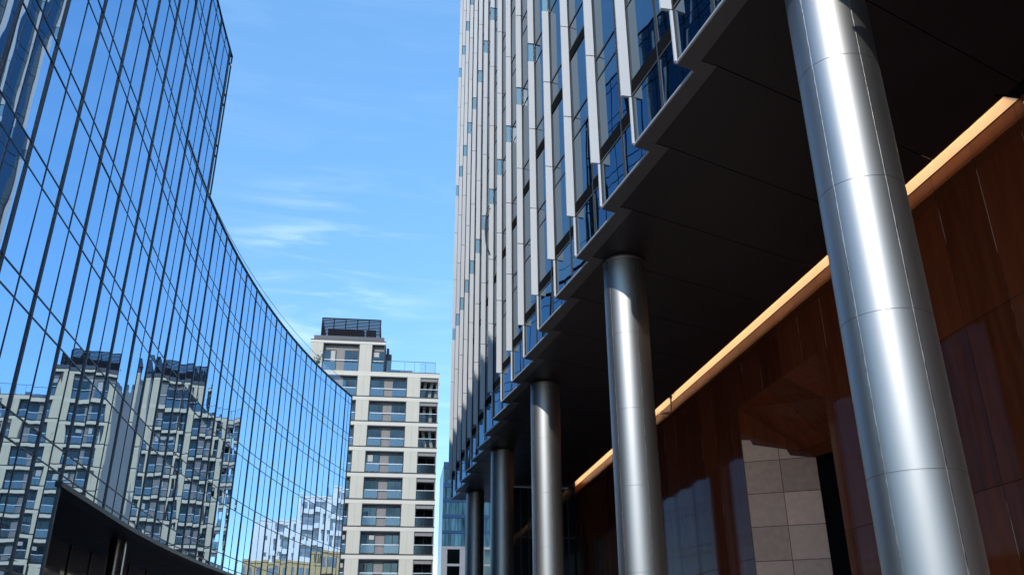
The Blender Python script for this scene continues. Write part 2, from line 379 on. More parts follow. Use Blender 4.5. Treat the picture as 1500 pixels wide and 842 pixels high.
# ------------------------------------------------------------------ brown granite wall with its passage
gw = empty('granite_wall', 'polished brown granite wall behind the columns under the soffit', 'wall', loc=(*T(20, WALL), GROUND))
S_TOP0 = 10.7
SA, SB = 18.6, 14.2      # passage opening (far and near jamb), worked out below
def at_plane_t(u, v, t):
    d = Rv*(u-750)+Uv*(421-v)+Fv*f_px; k = t/(d.x*BX[0]+d.y*BX[1]); X = d*k; return X.x*AX[0]+X.y*AX[1], X.z
SA = at_plane_t(1096, 740, WALL)[0]; SB = at_plane_t(1232, 740, WALL)[0]
zla = at_plane_t(1083, 596, WALL)[1]; zlb = zla
wl = MB()
wl.prism([T(SA, WALL), T(45.0, WALL), T(45.0, WALL+.4), T(SA, WALL+.4)], GROUND, 9.0)
wl.prism([T(-14, WALL), T(SB, WALL), T(SB, WALL+.4), T(-14, WALL+.4)], GROUND, 9.0)
wl.prism([T(SB+.001, WALL), T(SA-.001, WALL), T(SA-.001, WALL+.4), T(SB+.001, WALL+.4)], zla, 9.0)
under(gw, wl.build('wall_slabs', M['granite']))
wl = MB(); wl.prism([T(S_TOP0, WALL-.004), T(44.95, WALL-.004), T(44.95, WALL+.05), T(S_TOP0, WALL+.05)], 8.42, 8.999)  # added band standing for the wall strip lit by the cove
under(gw, wl.build('cove_lit_band', M['lit_band']))
# passage: oblique sun-patched jamb facing the street, sloping ceiling, dark back
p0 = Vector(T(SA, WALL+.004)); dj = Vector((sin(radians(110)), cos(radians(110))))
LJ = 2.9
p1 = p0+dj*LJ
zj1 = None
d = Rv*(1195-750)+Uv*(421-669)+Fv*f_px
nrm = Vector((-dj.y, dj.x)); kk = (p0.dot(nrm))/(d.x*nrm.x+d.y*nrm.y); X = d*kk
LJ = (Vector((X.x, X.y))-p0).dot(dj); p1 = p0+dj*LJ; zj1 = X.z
M['sun_patch_stone'] = tiles('sun_patch_pale_stone', (.64, .415, .33), LJ/2, LJ/2*.92, (dj.x, dj.y), .7, .02, .26, .2, 0, .22, None, .0, 1.4, (-p0.dot(dj)/(LJ/2), -zj1/(LJ/2*.92)))  # sun patch on the jamb, its light put into a paler stone colour
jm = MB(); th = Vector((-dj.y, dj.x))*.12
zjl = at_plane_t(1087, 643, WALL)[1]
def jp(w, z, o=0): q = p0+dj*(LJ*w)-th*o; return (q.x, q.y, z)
tops = [(1, zj1-.02), (.66, zj1+(zjl-zj1)*.16), (.62, zj1+(zjl-zj1)*.42), (.16, zj1+(zjl-zj1)*.74), (.13, zjl-.03), (0, zjl)]  # stepped edge follows the ragged top of the painted sun patch
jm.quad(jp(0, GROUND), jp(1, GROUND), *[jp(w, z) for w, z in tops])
under(gw, jm.build('jamb_sun_patch', M['sun_patch_stone']))
jm = MB(); jm.quad(*[jp(w, z+.004, 0) for w, z in reversed(tops)], (p1.x, p1.y, zj1), (p0.x, p0.y, zla))  # jamb above the painted sun patch, left in plain brown
under(gw, jm.build('jamb_shaded_top', M['granite_plain']))
q0 = Vector(T(SB, WALL+.4)); 
cl = MB(); q1 = p1+Vector(BX)*0.0
e0 = Vector(T(SB, WALL+.02)); e1 = e0+(p1-p0)
cl.quad((p0.x, p0.y, zla), (p1.x, p1.y, zj1), (e1.x+2, e1.y-3, zj1), (e0.x, e0.y, zla))
under(gw, cl.build('passage_ceiling', M['granite_plain']))
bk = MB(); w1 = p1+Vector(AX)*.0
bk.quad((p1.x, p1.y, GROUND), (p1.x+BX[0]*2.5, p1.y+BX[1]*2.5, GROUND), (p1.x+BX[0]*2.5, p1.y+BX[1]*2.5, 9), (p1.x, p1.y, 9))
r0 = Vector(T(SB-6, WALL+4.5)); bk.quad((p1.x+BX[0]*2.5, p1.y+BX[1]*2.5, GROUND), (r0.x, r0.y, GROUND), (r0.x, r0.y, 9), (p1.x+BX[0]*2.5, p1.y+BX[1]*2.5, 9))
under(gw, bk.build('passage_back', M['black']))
# the block behind, beyond the wall's end: dark glazed lobby
lob = empty('glazed_lobby', 'dark glazed lobby beyond the end of the brown wall', 'lobby', loc=(*T(47, 9), GROUND))
lg = MB()
lg.prism([T(45.35, 7.3), T(49.3, 7.3), T(49.3, 7.35), T(45.35, 7.35)], GROUND, 8.95)
lg.prism([T(45.3, 7.3), T(45.35, 7.3), T(45.35, WALL+.4), T(45.3, WALL+.4)], GROUND, 8.95)
under(lob, lg.build('lobby_glass', mat('lobby_dark_glass', (.008, .013, .025), .05, 0, .25)))
lf = MB()
for i in range(8): lf.prism([T(45.27, 7.3+i*.42), T(45.3, 7.3+i*.42), T(45.3, 7.35+i*.42), T(45.27, 7.35+i*.42)], GROUND, 8.95)
for zz in (.8, 3.6, 6.4): lf.prism([T(45.265, 7.3), T(45.3, 7.3), T(45.3, WALL), T(45.265, WALL)], zz, zz+.08)
under(lob, lf.build('lobby_frame', M['lbar']))

# ------------------------------------------------------------------ warm cove light in the slot between soffit and wall
cv = empty('cove_light', 'long warm amber cove light glowing along the top of the brown wall', 'light', loc=(*T(28, 10.45), 9.0))
S_A, S_B = 10.75, 44.9
c_ = MB(); c_.prism([T(S_A, WALL), T(S_B, WALL), T(S_B, WALL+.1), T(S_A, WALL+.1)], 9.004, 9.6)
under(cv, c_.build('glow_panel', M['cove']))
c_ = MB(); c_.prism([T(S_A, SLOT0-.28), T(S_B, SLOT0-.28), T(S_B, WALL-.002), T(S_A, WALL-.002)], 9.6, 9.65)
c_.prism([T(S_A, SLOT0-.30), T(S_B, SLOT0-.30), T(S_B, SLOT0-.28), T(S_A, SLOT0-.28)], 9.03, 9.6)
c_.prism([T(S_A-.05, SLOT0-.2), T(S_A, SLOT0-.2), T(S_A, WALL-.003), T(S_A-.05, WALL-.003)], 9.0, 9.6)
c_.prism([T(S_B, SLOT0-.2), T(S_B+.05, SLOT0-.2), T(S_B+.05, WALL-.003), T(S_B, WALL-.003)], 9.0, 9.6)
under(cv, c_.build('cove_housing', M['black']))
c_ = MB(); n = 18
for i in range(n):
    a, b = S_A+(S_B-S_A)*i/n, S_A+(S_B-S_A)*(i+1)/n
    c_.quad(T3(a+.02, SLOT0-.18, 9.25), T3(a+.02, SLOT0-.18, 9.29), T3(b-.02, SLOT0-.18, 9.29), T3(b-.02, SLOT0-.18, 9.25))
under(cv, c_.build('led_strip', M['led']))
c_ = MB()
for i in range(6): c_.prism([T(S_A+.02, SLOT0+.03+i*.045), T(S_A+.06, SLOT0+.03+i*.045), T(S_A+.06, SLOT0+.05+i*.045), T(S_A+.02, SLOT0+.05+i*.045)], 9.0, 9.05)
under(cv, c_.build('end_clip', M['whitem']))
c_ = MB(); c_.prism([T(S_A, WALL-.008), T(S_B, WALL-.008), T(S_B, WALL-.0045), T(S_A, WALL-.0045)], 8.972, 8.998)
under(cv, c_.build('shadow_line', M['black']))

# pipe bracket with a small camera, standing off the wall under the cove light
br = empty('wall_bracket', 'small bent pipe bracket on the brown wall under the glowing strip', 'bracket', loc=T3(29.5, WALL, 8.6))
sb, zb = at_plane_t(963, 606, WALL-.02)
X0 = Vector(T3(sb, WALL-.0, zb)); dn = Vector((-BX[0], -BX[1], 0))
sb2, zb2 = at_plane_t(984, 603, WALL-.35)
c_ = MB(); e1 = Vector(T3(sb2, WALL-.35, zb2)); up = Vector((0, 0, 1)); ee = (e1-X0); 
pts = [X0, X0+ee*.5, X0+ee*.85, X0+ee*.96+up*.04, e1+up*.15, e1+up*.5]
c_.tube(pts, .028, 10); under(br, c_.build('pipe', M['steel'], smooth=True))
c_ = MB(); tp = e1+up*.5; c_.tube([tp, tp+up*.14], .06, 12)
for k in range(4): 
    a = k*pi/2+.4; c_.tube([tp+up*.12, tp+up*.2+Vector((cos(a), sin(a), 0))*.22], .008, 6)
under(br, c_.build('camera_head', M['charcoal']))

# ------------------------------------------------------------------ steel columns
clabels = ['nearest and largest brushed steel column, cropped by the top of the photo', 'brushed steel column standing in front of the pipe bracket, second from the front', 'brushed steel column where the glowing strip ends, third from the front', 'narrow brushed steel column, fourth from the front of the row', 'farthest and narrowest brushed steel column beside the teal glass building']
RC = .495
def make_column():
    root = empty('steel_column', clabels[0], 'column', 'brushed steel columns carrying the tower')
    zj = [-1.6, .06, 1.86, 3.60, 5.27, 7.03, 8.72, 8.99]
    sh = MB()
    prof = []
    for a, b in zip(zj, zj[1:]):
        prof += [(RC-.006, a), (RC-.006, a+.004), (RC, a+.007), (RC, b-.007), (RC-.006, b-.004)]
    sh.lathe((0, 0), prof+[(RC-.006, 8.99)], 128)
    sh.build('shaft', M['steel'], root, smooth=False)
    return root
col0 = make_column()
sh = col0.children[0]
for p in sh.data.polygons: p.use_smooth = True
sh.data.set_sharp_from_angle(angle=radians(35)) if hasattr(sh.data, 'set_sharp_from_angle') else None
def seam(angle, z0, z1, parent):
    m_ = MB(); w = .006
    for z_a, z_b in ((z0, z1),):
        m_.lathe((0, 0), [(RC-.004, z_a), (RC+.0035, z_a), (RC+.0035, z_b), (RC-.004, z_b)], 2, angle-w/RC, angle+w/RC)
        for sg in (-1, 1):
            t = angle+sg*w/RC; c, s = cos(t), sin(t)
            m_.quad(((RC-.004)*c, (RC-.004)*s, z_a), ((RC+.0035)*c, (RC+.0035)*s, z_a), ((RC+.0035)*c, (RC+.0035)*s, z_b), ((RC-.004)*c, (RC-.004)*s, z_b))
    return m_.build('seam', M['seam'], parent)
def seam_dark(angle, z0, z1, parent):
    m_ = MB(); m_.lathe((0, 0), [(RC+.0012, z0), (RC+.0012, z1)], 2, angle+.011/RC, angle+.021/RC); return m_
seams_at = []
cx, cy = 2.678+1.574, 18.735-9.574
toc = atan2(-cy, -cx)                      # direction from the column to the eye
for off in (radians(-35), radians(37)):
    seam(toc+off, GROUND, 8.99, col0); 
cg = MB(); cg.lathe((0, 0), [(RC+.002, 8.90), (RC+.012, 8.905), (RC+.012, 8.985), (RC+.002, 8.99)], 96); cg.build('collar', M['seamdark'], col0, smooth=True)
cols = [col0]
for i in range(4): cols.append(copy_tree(col0))
for i, c in enumerate(cols):
    c.location = (4.252-1.574*i, 9.161+9.574*i, 0); c['label'] = clabels[i]
    if i: c.rotation_euler.z = -radians(9)*0+[0, .12, .05, .2, .1][i]

# ================================================================== left curved glass building
KS = .86/.7
CC = Vector((80.102*KS, 40.289*KS)); CR = 92.76*KS
ARC_LINE = -15.4*KS; ARC_KINK = -35.6
def circ(a): th = pi-a/CR; return Vector((CC.x+CR*cos(th), CC.y+CR*sin(th))), Vector((sin(a/CR), cos(a/CR)))
PL, DL = circ(ARC_LINE)
def curve(a):
    """plan point and forward direction of the facade at arc length a"""
    if a >= ARC_LINE: return circ(a)
    return PL+DL*(a-ARC_LINE), DL
ZS, ZR, ZTALL = 5.08, 21.5, 30.1
A_END, A_TALL = 21.25, -12.4
PB = 1.905*KS; A0 = 16.15*KS
lines = [A_END]+[A0-PB*n for n in range(0, 27) if A0-PB*n < A_END-.3]
A_REC = min(lines, key=lambda a: abs(proj((*curve(a)[0], ZS))[0]-72))
glass_b = empty('curved_glass_building', 'curved blue mirror glass office building with dark mullions and a lower wing', 'office building', loc=(-30, 20, GROUND))
TR = [(5.30, 5.92), (8.38, 8.98), (11.45, 12.05), (14.5, 15.1), (17.6, 18.2), (20.75, 21.35), (23.8, 24.4), (26.9, 27.5), (29.5, 30.1)]
KINK_N = 24
def facade_pt(a):
    return curve(a)[0]
# which mullion line holds the kink: left of it the facade turns by a few degrees
panes = []
for n in range(len(lines)-1):
    hi, lo = lines[n], lines[n+1]; mid = (hi+lo)/2
    top = ZTALL if mid < A_TALL else ZR-.14
    bot = ZS if lo > A_REC-.2 else GROUND
    zs = []; z = bot
    for a, b in ([(-1.2+.0, -.6), (2.1, 2.7)] if bot < 0 else [])+TR:
        if a > top: break
        if b <= bot: continue
        if a > z+.05: zs.append((z, a))
        zs.append((max(a, z), min(b, top))); z = min(b, top)
    if z < top-.05: zs.append((z, top))
    for z0, z1 in zs:
        for h0, h1 in ((lo, (lo+hi)/2), ((lo+hi)/2, hi)):
            pa, pb = facade_pt(h0), facade_pt(h1)
            panes.append([rank_area([(*pa, z0), (*pb, z0), (*pa, z1), (*pb, z1)]), h0, h1, z0, z1])
panes.sort(reverse=True); rest = MB()
for i, (ar, h0, h1, z0, z1) in enumerate(panes):
    m_ = MB() if i < 99 else rest
    pa, pb = facade_pt(h0), facade_pt(h1); e = (pb-pa); w = e.length; e /= w; nn = Vector((e.y, -e.x))
    tx, tz = random.gauss(0, .0026), random.gauss(0, .0026); h = z1-z0
    def q(p, sx, sz, z): o = p+nn*(sx*tx*w/2+sz*tz*h/2); return (o.x, o.y, z)
    m_.quad(q(pa, -1, -1, z0), q(pb, 1, -1, z0), q(pb, 1, 1, z1), q(pa, -1, 1, z1))
    if i < 99: under(glass_b, m_.build('window', M['mirror']))
tag(under(glass_b, rest.build('window', M['mirror'])), kind='stuff')
for n, a in enumerate(lines):
    p, dvec = curve(a); nn = Vector((dvec.y, -dvec.x))
    def fr(x, y, p=p, dvec=dvec, nn=nn): o = p+dvec*x+nn*y; return (o.x, o.y)
    top = ZTALL if a < A_TALL+.2 else ZR
    bot = ZS if a > A_REC+.2 else GROUND
    m_ = MB(); m_.mi = 0
    m_.box(fr, -.042, -.012, -.05, .04, bot, top); m_.box(fr, .012, .042, -.05, .04, bot, top); m_.mi = 1; m_.box(fr, -.012, .012, -.05, .025, bot, top)
    under(glass_b, m_.build('mullion', [M['lmull'], M['lbar']]))
    if n < len(lines)-1:
        a2 = (a+lines[n+1])/2; p, dvec = curve(a2); nn = Vector((dvec.y, -dvec.x))
        def fr2(x, y, p=p, dvec=dvec, nn=nn): o = p+dvec*x+nn*y; return (o.x, o.y)
        m_ = MB(); m_.box(fr2, -.017, .017, -.04, .016, bot, ZTALL if a2 < A_TALL else ZR)
        under(glass_b, m_.build('glazing_bar', M['lbar']))
def ribbon(mb, a0, a1, o0, o1, z0, z1, step=.6):
    n = max(1, int((a1-a0)/step)); 
    for i in range(n):
        x0, x1 = a0+(a1-a0)*i/n, a0+(a1-a0)*(i+1)/n; p, d0 = curve(x0); r, d1 = curve(x1); n0 = Vector((d0.y, -d0.x)); n1 = Vector((d1.y, -d1.x))
        pts = [p+n0*o0, r+n1*o0, r+n1*o1, p+n0*o1]; mb.prism([(v.x, v.y) for v in pts], z0, z1)
A_LO = lines[-1]
for a, b in TR:
    for zz in (a, b):
        lo, hi = A_LO, (A_END if zz < ZR-.3 else A_TALL)
        m_ = MB(); ribbon(m_, lo, hi, -.04, .014, zz-.021, zz+.021); under(glass_b, m_.build('transom', M['lbar']))
for zz in (-.9, 2.4):
    m_ = MB(); ribbon(m_, A_LO, A_REC, -.04, .028, zz-.03, zz+.03); under(glass_b, m_.build('transom', M['lbar']))
m_ = MB(); ribbon(m_, A_TALL-.1, A_END, -.35, .045, ZR, ZR+.04); under(glass_b, m_.build('roof_coping', M['mullion']))
m_ = MB(); ribbon(m_, A_LO, A_TALL+.1, -.3, .045, ZTALL, ZTALL+.05); under(glass_b, m_.build('tall_roof_coping', M['mullion']))
m_ = MB(); ribbon(m_, A_TALL-2.1*PB, A_TALL, .012, .035, ZR-.0, ZR+.07); under(glass_b, m_.build('string_course', M['lmull']))
m_ = MB(); ribbon(m_, A_REC-.1, A_END, -.4, .09, ZS-.12, ZS+.03); under(glass_b, m_.build('soffit_lip', M['charcoal']))
# bodies: roof slabs, soffit, ends
def slab(a0, a1, depth, z0, z1, name, m):
    pts = []; n = 30
    for i in range(n+1):
        p, dv = curve(a0+(a1-a0)*i/n); nn = Vector((dv.y, -dv.x)); pts.append(p-nn*.4)
    pts += [Vector((pts[-1].x-depth, pts[-1].y)), Vector((pts[0].x-depth, pts[0].y))]
    b = MB(); b.prism([(v.x, v.y) for v in pts], z0, z1); return under(glass_b, b.build(name, m))
slab(A_TALL, A_END, 18, ZR-.3, ZR-.02, 'roof', M['slate'])
slab(A_LO, A_TALL, 18, ZTALL-.3, ZTALL-.02, 'tall_roof', M['slate'])
slab(A_LO, A_END, 18, ZS-.1, ZS+.02, 'soffit', M['soffit'])
pe, de = curve(A_END); ne = Vector((de.y, -de.x))
b = MB(); b.prism([(x.x, x.y) for x in (pe-ne*.06, pe-ne*18, pe-ne*18-de*.1, pe-ne*.06-de*.1)], ZS, ZR); under(glass_b, b.build('end_wall', M['mirror']))
pt, dt_ = curve(A_TALL); nt_ = Vector((dt_.y, -dt_.x))
b = MB(); b.prism([(x.x, x.y) for x in (pt-nt_*.06, pt-nt_*18, pt-nt_*18-dt_*.1, pt-nt_*.06-dt_*.1)], ZR, ZTALL); under(glass_b, b.build('tall_end_wall', M['mirror']))
b = MB(); b.prism([(x.x, x.y) for x in (pt-nt_*.03+dt_*.02, pt+nt_*.045+dt_*.02, pt+nt_*.045+dt_*.06, pt-nt_*.03+dt_*.07)], ZR+.16, ZTALL); b.prism([(x.x, x.y) for x in (pt-nt_*.03+dt_*.13, pt+nt_*.0+dt_*.13, pt+nt_*.0+dt_*.16, pt-nt_*.03+dt_*.16)], ZR+.16, ZTALL); under(glass_b, b.build('edge_mullion', M['lmull']))
# recessed dark ground floor under the lip
b = MB(); ribbon(b, A_REC+.1, A_END, -3.6, -3.5, GROUND, ZS-.1, 2.3); under(glass_b, b.build('recessed_wall', mat('recess_dark_glass', (.11, .05, .028), .06, 0, .7, bump=(.6, .1, .02))))
p_, d_ = curve(A_REC); n_ = Vector((d_.y, -d_.x))
b = MB(); b.prism([(x.x, x.y) for x in (p_-n_*.1, p_-n_*3.6, p_-n_*3.6-d_*.1, p_-n_*.1-d_*.1)], GROUND, ZS-.12); under(glass_b, under(glass_b, b.build('recess_return', M['granite_plain'])))
b = MB()
for i in range(14):
    a = A_REC+1+i*2.35; p_, d_ = curve(a); n_ = Vector((d_.y, -d_.x)); c = p_-n_*3.5
    b.prism([(x.x, x.y) for x in (c-d_*.03, c+d_*.03, c+d_*.03+n_*.06, c-d_*.03+n_*.06)], GROUND, ZS-.11)
under(glass_b, b.build('recess_frame', M['lbar']))
# glass balustrade on the lower roof
b = MB(); ribbon(b, A_TALL+.3, A_END-.1, -.62, -.605, ZR+.15, ZR+1.25, 1.2); under(glass_b, b.build('roof_balustrade', M['clear']))
b = MB(); ribbon(b, A_TALL+.3, A_END-.1, -.625, -.6, ZR+1.25, ZR+1.275, 1.2); under(glass_b, b.build('balustrade_rail', M['lip']))
# column of the left building
lc = empty('entrance_column', 'dark metal column under the curved soffit of the mirror glass building', 'column')
def lc_at(a): p_, d_ = curve(a); n_ = Vector((d_.y, -d_.x)); return p_-n_*1.1
a_ = min([-28+.1*i for i in range(200)], key=lambda a: abs(proj((*lc_at(a), 2.2))[0]-156)); lcp = lc_at(a_)
m_ = MB(); m_.lathe((0, 0), [(.33, GROUND), (.33, ZS-.12)], 64); m_.build('shaft', mat('dark_bronze_metal', (.24, .21, .20), .25, 1., noise=(2, .1, 4, (1, 1, .1))), lc, smooth=True)
m_ = MB(); m_.lathe((0, 0), [(.333, GROUND), (.333, ZS-.5)], 2, -.62, -.55); m_.build('seam', M['seam'], lc)
lc.location = (lcp.x, lcp.y, 0)
# small roof plant behind the balustrade
def shrub(loc, r, label):
    root = empty('roof_shrub', label, 'plant', loc=loc)
    tw = MB(); lv = MB(); rnd = random.Random(3)
    for i in range(9):
        a = rnd.uniform(0, 2*pi); e = Vector((cos(a)*r*rnd.uniform(.2, .9), sin(a)*r*rnd.uniform(.2, .9), r*rnd.uniform(.9, 2.0))); tw.tube([(0, 0, 0), e*.5+Vector((0, 0, .05)), e], .012, 5)
        for j in range(26):
            c = e*rnd.uniform(.4, 1.05)+Vector((rnd.gauss(0, .1), rnd.gauss(0, .1), rnd.gauss(0, .1))); u = Vector((rnd.gauss(0, 1), rnd.gauss(0, 1), rnd.gauss(0, 1))).normalized()*.09; w = u.orthogonal().normalized()*.04
            lv.quad(c-u, c+w, c+u, c-w)
    tw.build('stems', M['twig'], root); lv.build('foliage', M['leaf'], root)
def sh_at(a): p_, d_ = curve(a); n_ = Vector((d_.y, -d_.x)); return p_-n_*.8
a_ = min([8+.1*i for i in range(130)], key=lambda a: abs(proj((*sh_at(a), ZR+.8))[0]-463)); c = sh_at(a_)
shrub((c.x, c.y, ZR+.0), .75, 'small green shrub on the roof behind the glass balustrade')

# ================================================================== beige apartment building (and its twin seen only in the mirror)
aB = radians(82.5); EB = Vector((sin(aB), cos(aB))); NB = Vector((EB.y, -EB.x))   # EB to the right, NB towards the street
if NB.y > 0: NB = -NB
FL = 3.0
brnd = random.Random(11); M['blind'] = mat('pale_blind', (.36, .36, .34), .8)
def make_apartment():
    root = empty('apartment_building', 'beige and taupe apartment block with a dark louvred rooftop screen', 'apartment building')
    def fr(w, b): o = EB*w+NB*b; return (o.x, o.y)
    W0 = -15.54; DEP = 14
    ZTOP = 33.05; NFL = 12
    RECESS = [(-8.22, -3.80), (-14.06, -9.70)]
    body = MB(); body.box(fr, W0, -2.25, -DEP, -.42, GROUND, 36.4 if False else 32.6)
    body.box(fr, -2.25, -.05, -DEP, -2.2, GROUND, 32.6)
    body.box(fr, W0, -6.57, -DEP, -.42, 32.6, 36.6)
    body.build('core', M['taupe'], root)
    piers = MB(); bands_ = MB(); lines_ = MB(); joints = MB()
    def row(z0, rec, w_lo, w_hi, top):
        """one storey: z0 floor line, z1 top of the storey; piers between the recesses"""
        z1 = z0+FL; x = w_hi; segs = []
        edges = sorted(rec, reverse=True); hi = w_hi
        for a, b in edges:
            segs.append((b, hi)); hi = a
        segs.append((w_lo, hi))
        for a, b in segs:
            if b-a > .05:
                piers = MB(); piers.box(fr, a, b, -.42, 0, z0+.12, z1-.42); pj = piers.build('pier', M['beige'], root)
                joints = MB(); joints.box(fr, (a+b)/2-.008, (a+b)/2+.008, -.01, .003, z0+.12, z1-.42); joints.build('panel_joint', M['taupe'], pj)
        bands_.box(fr, w_lo, w_hi, -.42, .012, z1-.42, z1)
        lines_.box(fr, w_lo, w_hi, -.42, .035, z0, z0+.12)
        for a, b in rec:
            lines_.box(fr, a, b, -.42, .02, z1-.56, z1-.42)
            lines_.box(fr, b-.09, b, -.41, -.02, z0+.12, z1-.56); lines_.box(fr, a, a+.09, -.41, -.02, z0+.12, z1-.56)
    def window(w0, w1, z0, z1, split=.55, cur=0):
        g = MB(); g.box(fr, w0+.06, w1-.06, -.40, -.375, z0+.06, z1-.06)
        o = g.build('window', M['aptglass'], root)
        f_ = MB(); x = w0+(w1-w0)*split
        f_.box(fr, w0, w0+.07, -.41, -.33, z0, z1); f_.box(fr, w1-.07, w1, -.41, -.33, z0, z1); f_.box(fr, x-.05, x+.05, -.41, -.335, z0, z1)
        f_.box(fr, w0+.07, w1-.07, -.41, -.335, z1-.08, z1); f_.box(fr, w0+.07, w1-.07, -.41, -.335, z0, z0+.07)
        f_.build('frame', M['charcoal'], o)
        if brnd.random() < .4:
            x0_, x1_ = ((w0+.07, x-.05) if brnd.random() < .5 else (x+.05, w1-.07)); c_ = MB(); zb = z1-.08-(z1-z0-.15)*brnd.choice((.25, .4, .55, 1.))
            c_.box(fr, x0_, x1_, -.374, -.368, zb, z1-.08); c_.build('blind', M['blind'], o)
        r_ = MB(); r_.box(fr, w0-.02, w1+.02, -.30, -.285, z0+.1, z0+1.08); r_.build('guard_glass', M['balcglass'], o)
        return o
    rails = MB()
    z = 30.05; fl = 0
    while z > GROUND-1:
        row(z, RECESS+[(-2.25, -.12)], W0, 0, 0)
        for a, b in RECESS:
            window(a+.06, a+1.62, z+.14, z+2.25); window(b-1.72, b-.12, z+.14, z+2.25)
            rails = MB(); rails.box(fr, a, b, -.30, -.26, z+1.1, z+1.16); rails.build('window_rail', M['whitem'], root)
        # recessed corner balcony
        bg = MB(); bg.box(fr, -2.2, -.1, -2.2, -2.15, z+.12, z+2.58); ob = bg.build('balcony', M['aptinner'], root)
        q = MB(); q.box(fr, -2.1, -1.2, -2.13, -2.10, z+.14, z+2.3); q.box(fr, -1.1, -.2, -2.13, -2.10, z+.14, z+2.3); q.build('balcony_door', M['aptglass'], ob)
        q = MB(); q.box(fr, -2.24, -.02, -.04, -.02, z+.12, z+1.1); q.box(fr, -.04, -.02, -2.2, -.05, z+.12, z+1.1); q.build('balcony_glass', M['balcglass'], ob)
        q = MB(); q.box(fr, -2.24, .0, -.06, -.0, z+1.1, z+1.15); q.box(fr, -.06, .0, -2.2, -.06, z+1.1, z+1.15); q.build('balcony_rail', M['whitem'], ob)
        q = MB(); q.box(fr, -2.25, -.02, -2.2, -.0, z+2.42, z+2.57); q.box(fr, -2.24, -.05, -.3, -.02, z+2.1, z+2.42); q.build('balcony_ceiling', M['taupe'], ob)
        if fl in (0, 1, 2):
            q = MB()
            for k in range(3 if fl == 0 else 2):
                w = -1.9+k*.75+fl*.1; n = 7
                for j in range(n):
                    x0, x1 = w+.05*j, w+.05*(j+1); d0, d1 = (.05 if j % 2 else 0), (0 if j % 2 else .05)
                    zt = z+2.4; lean = .18*(fl-1)
                    q.quad((*fr(x0+lean, -1.4+d0), z+.15), (*fr(x1+lean, -1.4+d1), z+.15), (*fr(x1-lean, -1.4+d1), zt), (*fr(x0-lean, -1.4+d0), zt))
            q.build('curtain', M['curtain'], ob)
        z -= FL; fl += 1
    # top storey: set back block on the left
    zt = 33.47
    row2 = [(-14.06, -9.70), (-8.24, -6.67)]
    for a, b in [(W0, -14.06), (-9.70, -8.24)]: piers = MB(); piers.box(fr, a, b, -.42, 0, 33.17, 36.62); pj = piers.build('pier', M['beige'], root); joints = MB(); joints.box(fr, (a+b)/2-.008, (a+b)/2+.008, -.01, .003, 33.17, 36.62); joints.build('panel_joint', M['taupe'], pj)
    bands_.box(fr, W0-.05, -6.57, -.42, .03, 36.62, 36.95); lines_.box(fr, W0-.06, -6.56, -.42, .06, 36.95, 37.04)
    for a, b in row2: lines_.box(fr, a, b, -.42, .02, 36.5, 36.62); lines_.box(fr, a, a+.1, -.41, -.02, 33.17, 36.5); lines_.box(fr, b-.1, b, -.41, -.02, 33.17, 36.5)
    window(-13.98, -12.5, 33.2, 35.85); window(-11.45, -9.82, 33.2, 35.85); window(-8.15, -6.72, 33.2, 35.85, .6)
    
    for a, b in ((-14.06, -9.7), (-8.24, -6.6)): rails = MB(); rails.box(fr, a, b, -.30, -.26, 34.55, 34.61); rails.build('window_rail', M['whitem'], root)
    bands_.box(fr, W0, 0, -.5, .02, 33.05, 33.17)
    lines_.box(fr, -6.56, .03, -.5, .05, 33.17, 33.24)
    # right flank of the block
    side = MB(); side.box(fr, -.42, 0, -DEP, -2.2, GROUND, 33.05); side.build('side_wall', M['beige'], root)
    bands_.build('floor_band', M['beigeband'], root); lines_.build('dark_trim', M['charcoal'], root); 
    # terrace
    t = MB(); t.box(fr, -6.55, -3.2, -3.4, -3.2, 33.2, 34.55); t.box(fr, -6.5, -6.2, -6, -2, 33.2, 36.9); t.box(fr, -6.55, -5.85, -2.6, -1.9, 33.2, 36.1); t.build('terrace_screen', M['slate'], root)
    t = MB(); t.box(fr, -6.4, -.5, -.14, -.12, 33.24, 34.6); t.box(fr, -.52, -.5, -6, -.14, 33.24, 34.6); t.build('terrace_glass', M['clear'], root)
    t = MB(); t.box(fr, -6.4, -.48, -.15, -.1, 34.6, 34.65); 
    for w in (-.5, -1.7, -3.0, -4.2): t.box(fr, w-.02, w+.02, -.15, -.11, 33.24, 34.6)
    t.build('terrace_rail', M['slate'], root)
    # roof plinth and louvred screen
    t = MB(); t.box(fr, -15.27, -6.83, -8.5, -.3, 36.6, 37.66); t.build('roof_plinth', M['slate'], root)
    sc = MB(); a0, a1, b0, b1 = -14.5, -7.4, -7.5, -.9
    for i in range(13):
        zz = 37.75+i*.19
        sc.box(fr, a0, a1, b1-.02, b1, zz, zz+.145); sc.box(fr, a0, a1, b0, b0+.02, zz, zz+.145); sc.box(fr, a0, a0+.02, b0, b1, zz, zz+.145); sc.box(fr, a1-.02, a1, b0, b1, zz, zz+.145)
    for k in range(6):
        w = a0+(a1-a0)*k/5
        for bb in (b0, b1): sc.box(fr, w-.06, w+.06, bb-.08, bb+.03, 37.66, 40.15)
    sc.box(fr, a0-.04, a1+.04, b1-.05, b1+.06, 40.1, 40.2); sc.box(fr, a0-.04, a1+.04, b0-.05, b0+.06, 40.1, 40.2)
    sc.build('louvre_screen', M['louvre'], root)
    pl = MB(); pl.box(fr, -13.8, -9.4, -6.5, -1.6, 37.66, 39.1); pl.box(fr, -9.2, -8, -6.5, -3, 37.66, 39.6); pl.build('roof_plant_unit', M['louvre'], root)
    return root
apt = make_apartment(); apt.location = (-8.846, 100., 0)
twin = copy_tree(apt); twin.location = (29.8, 201, 1.2); twin.scale = (1.62, 1.62, 1.62)
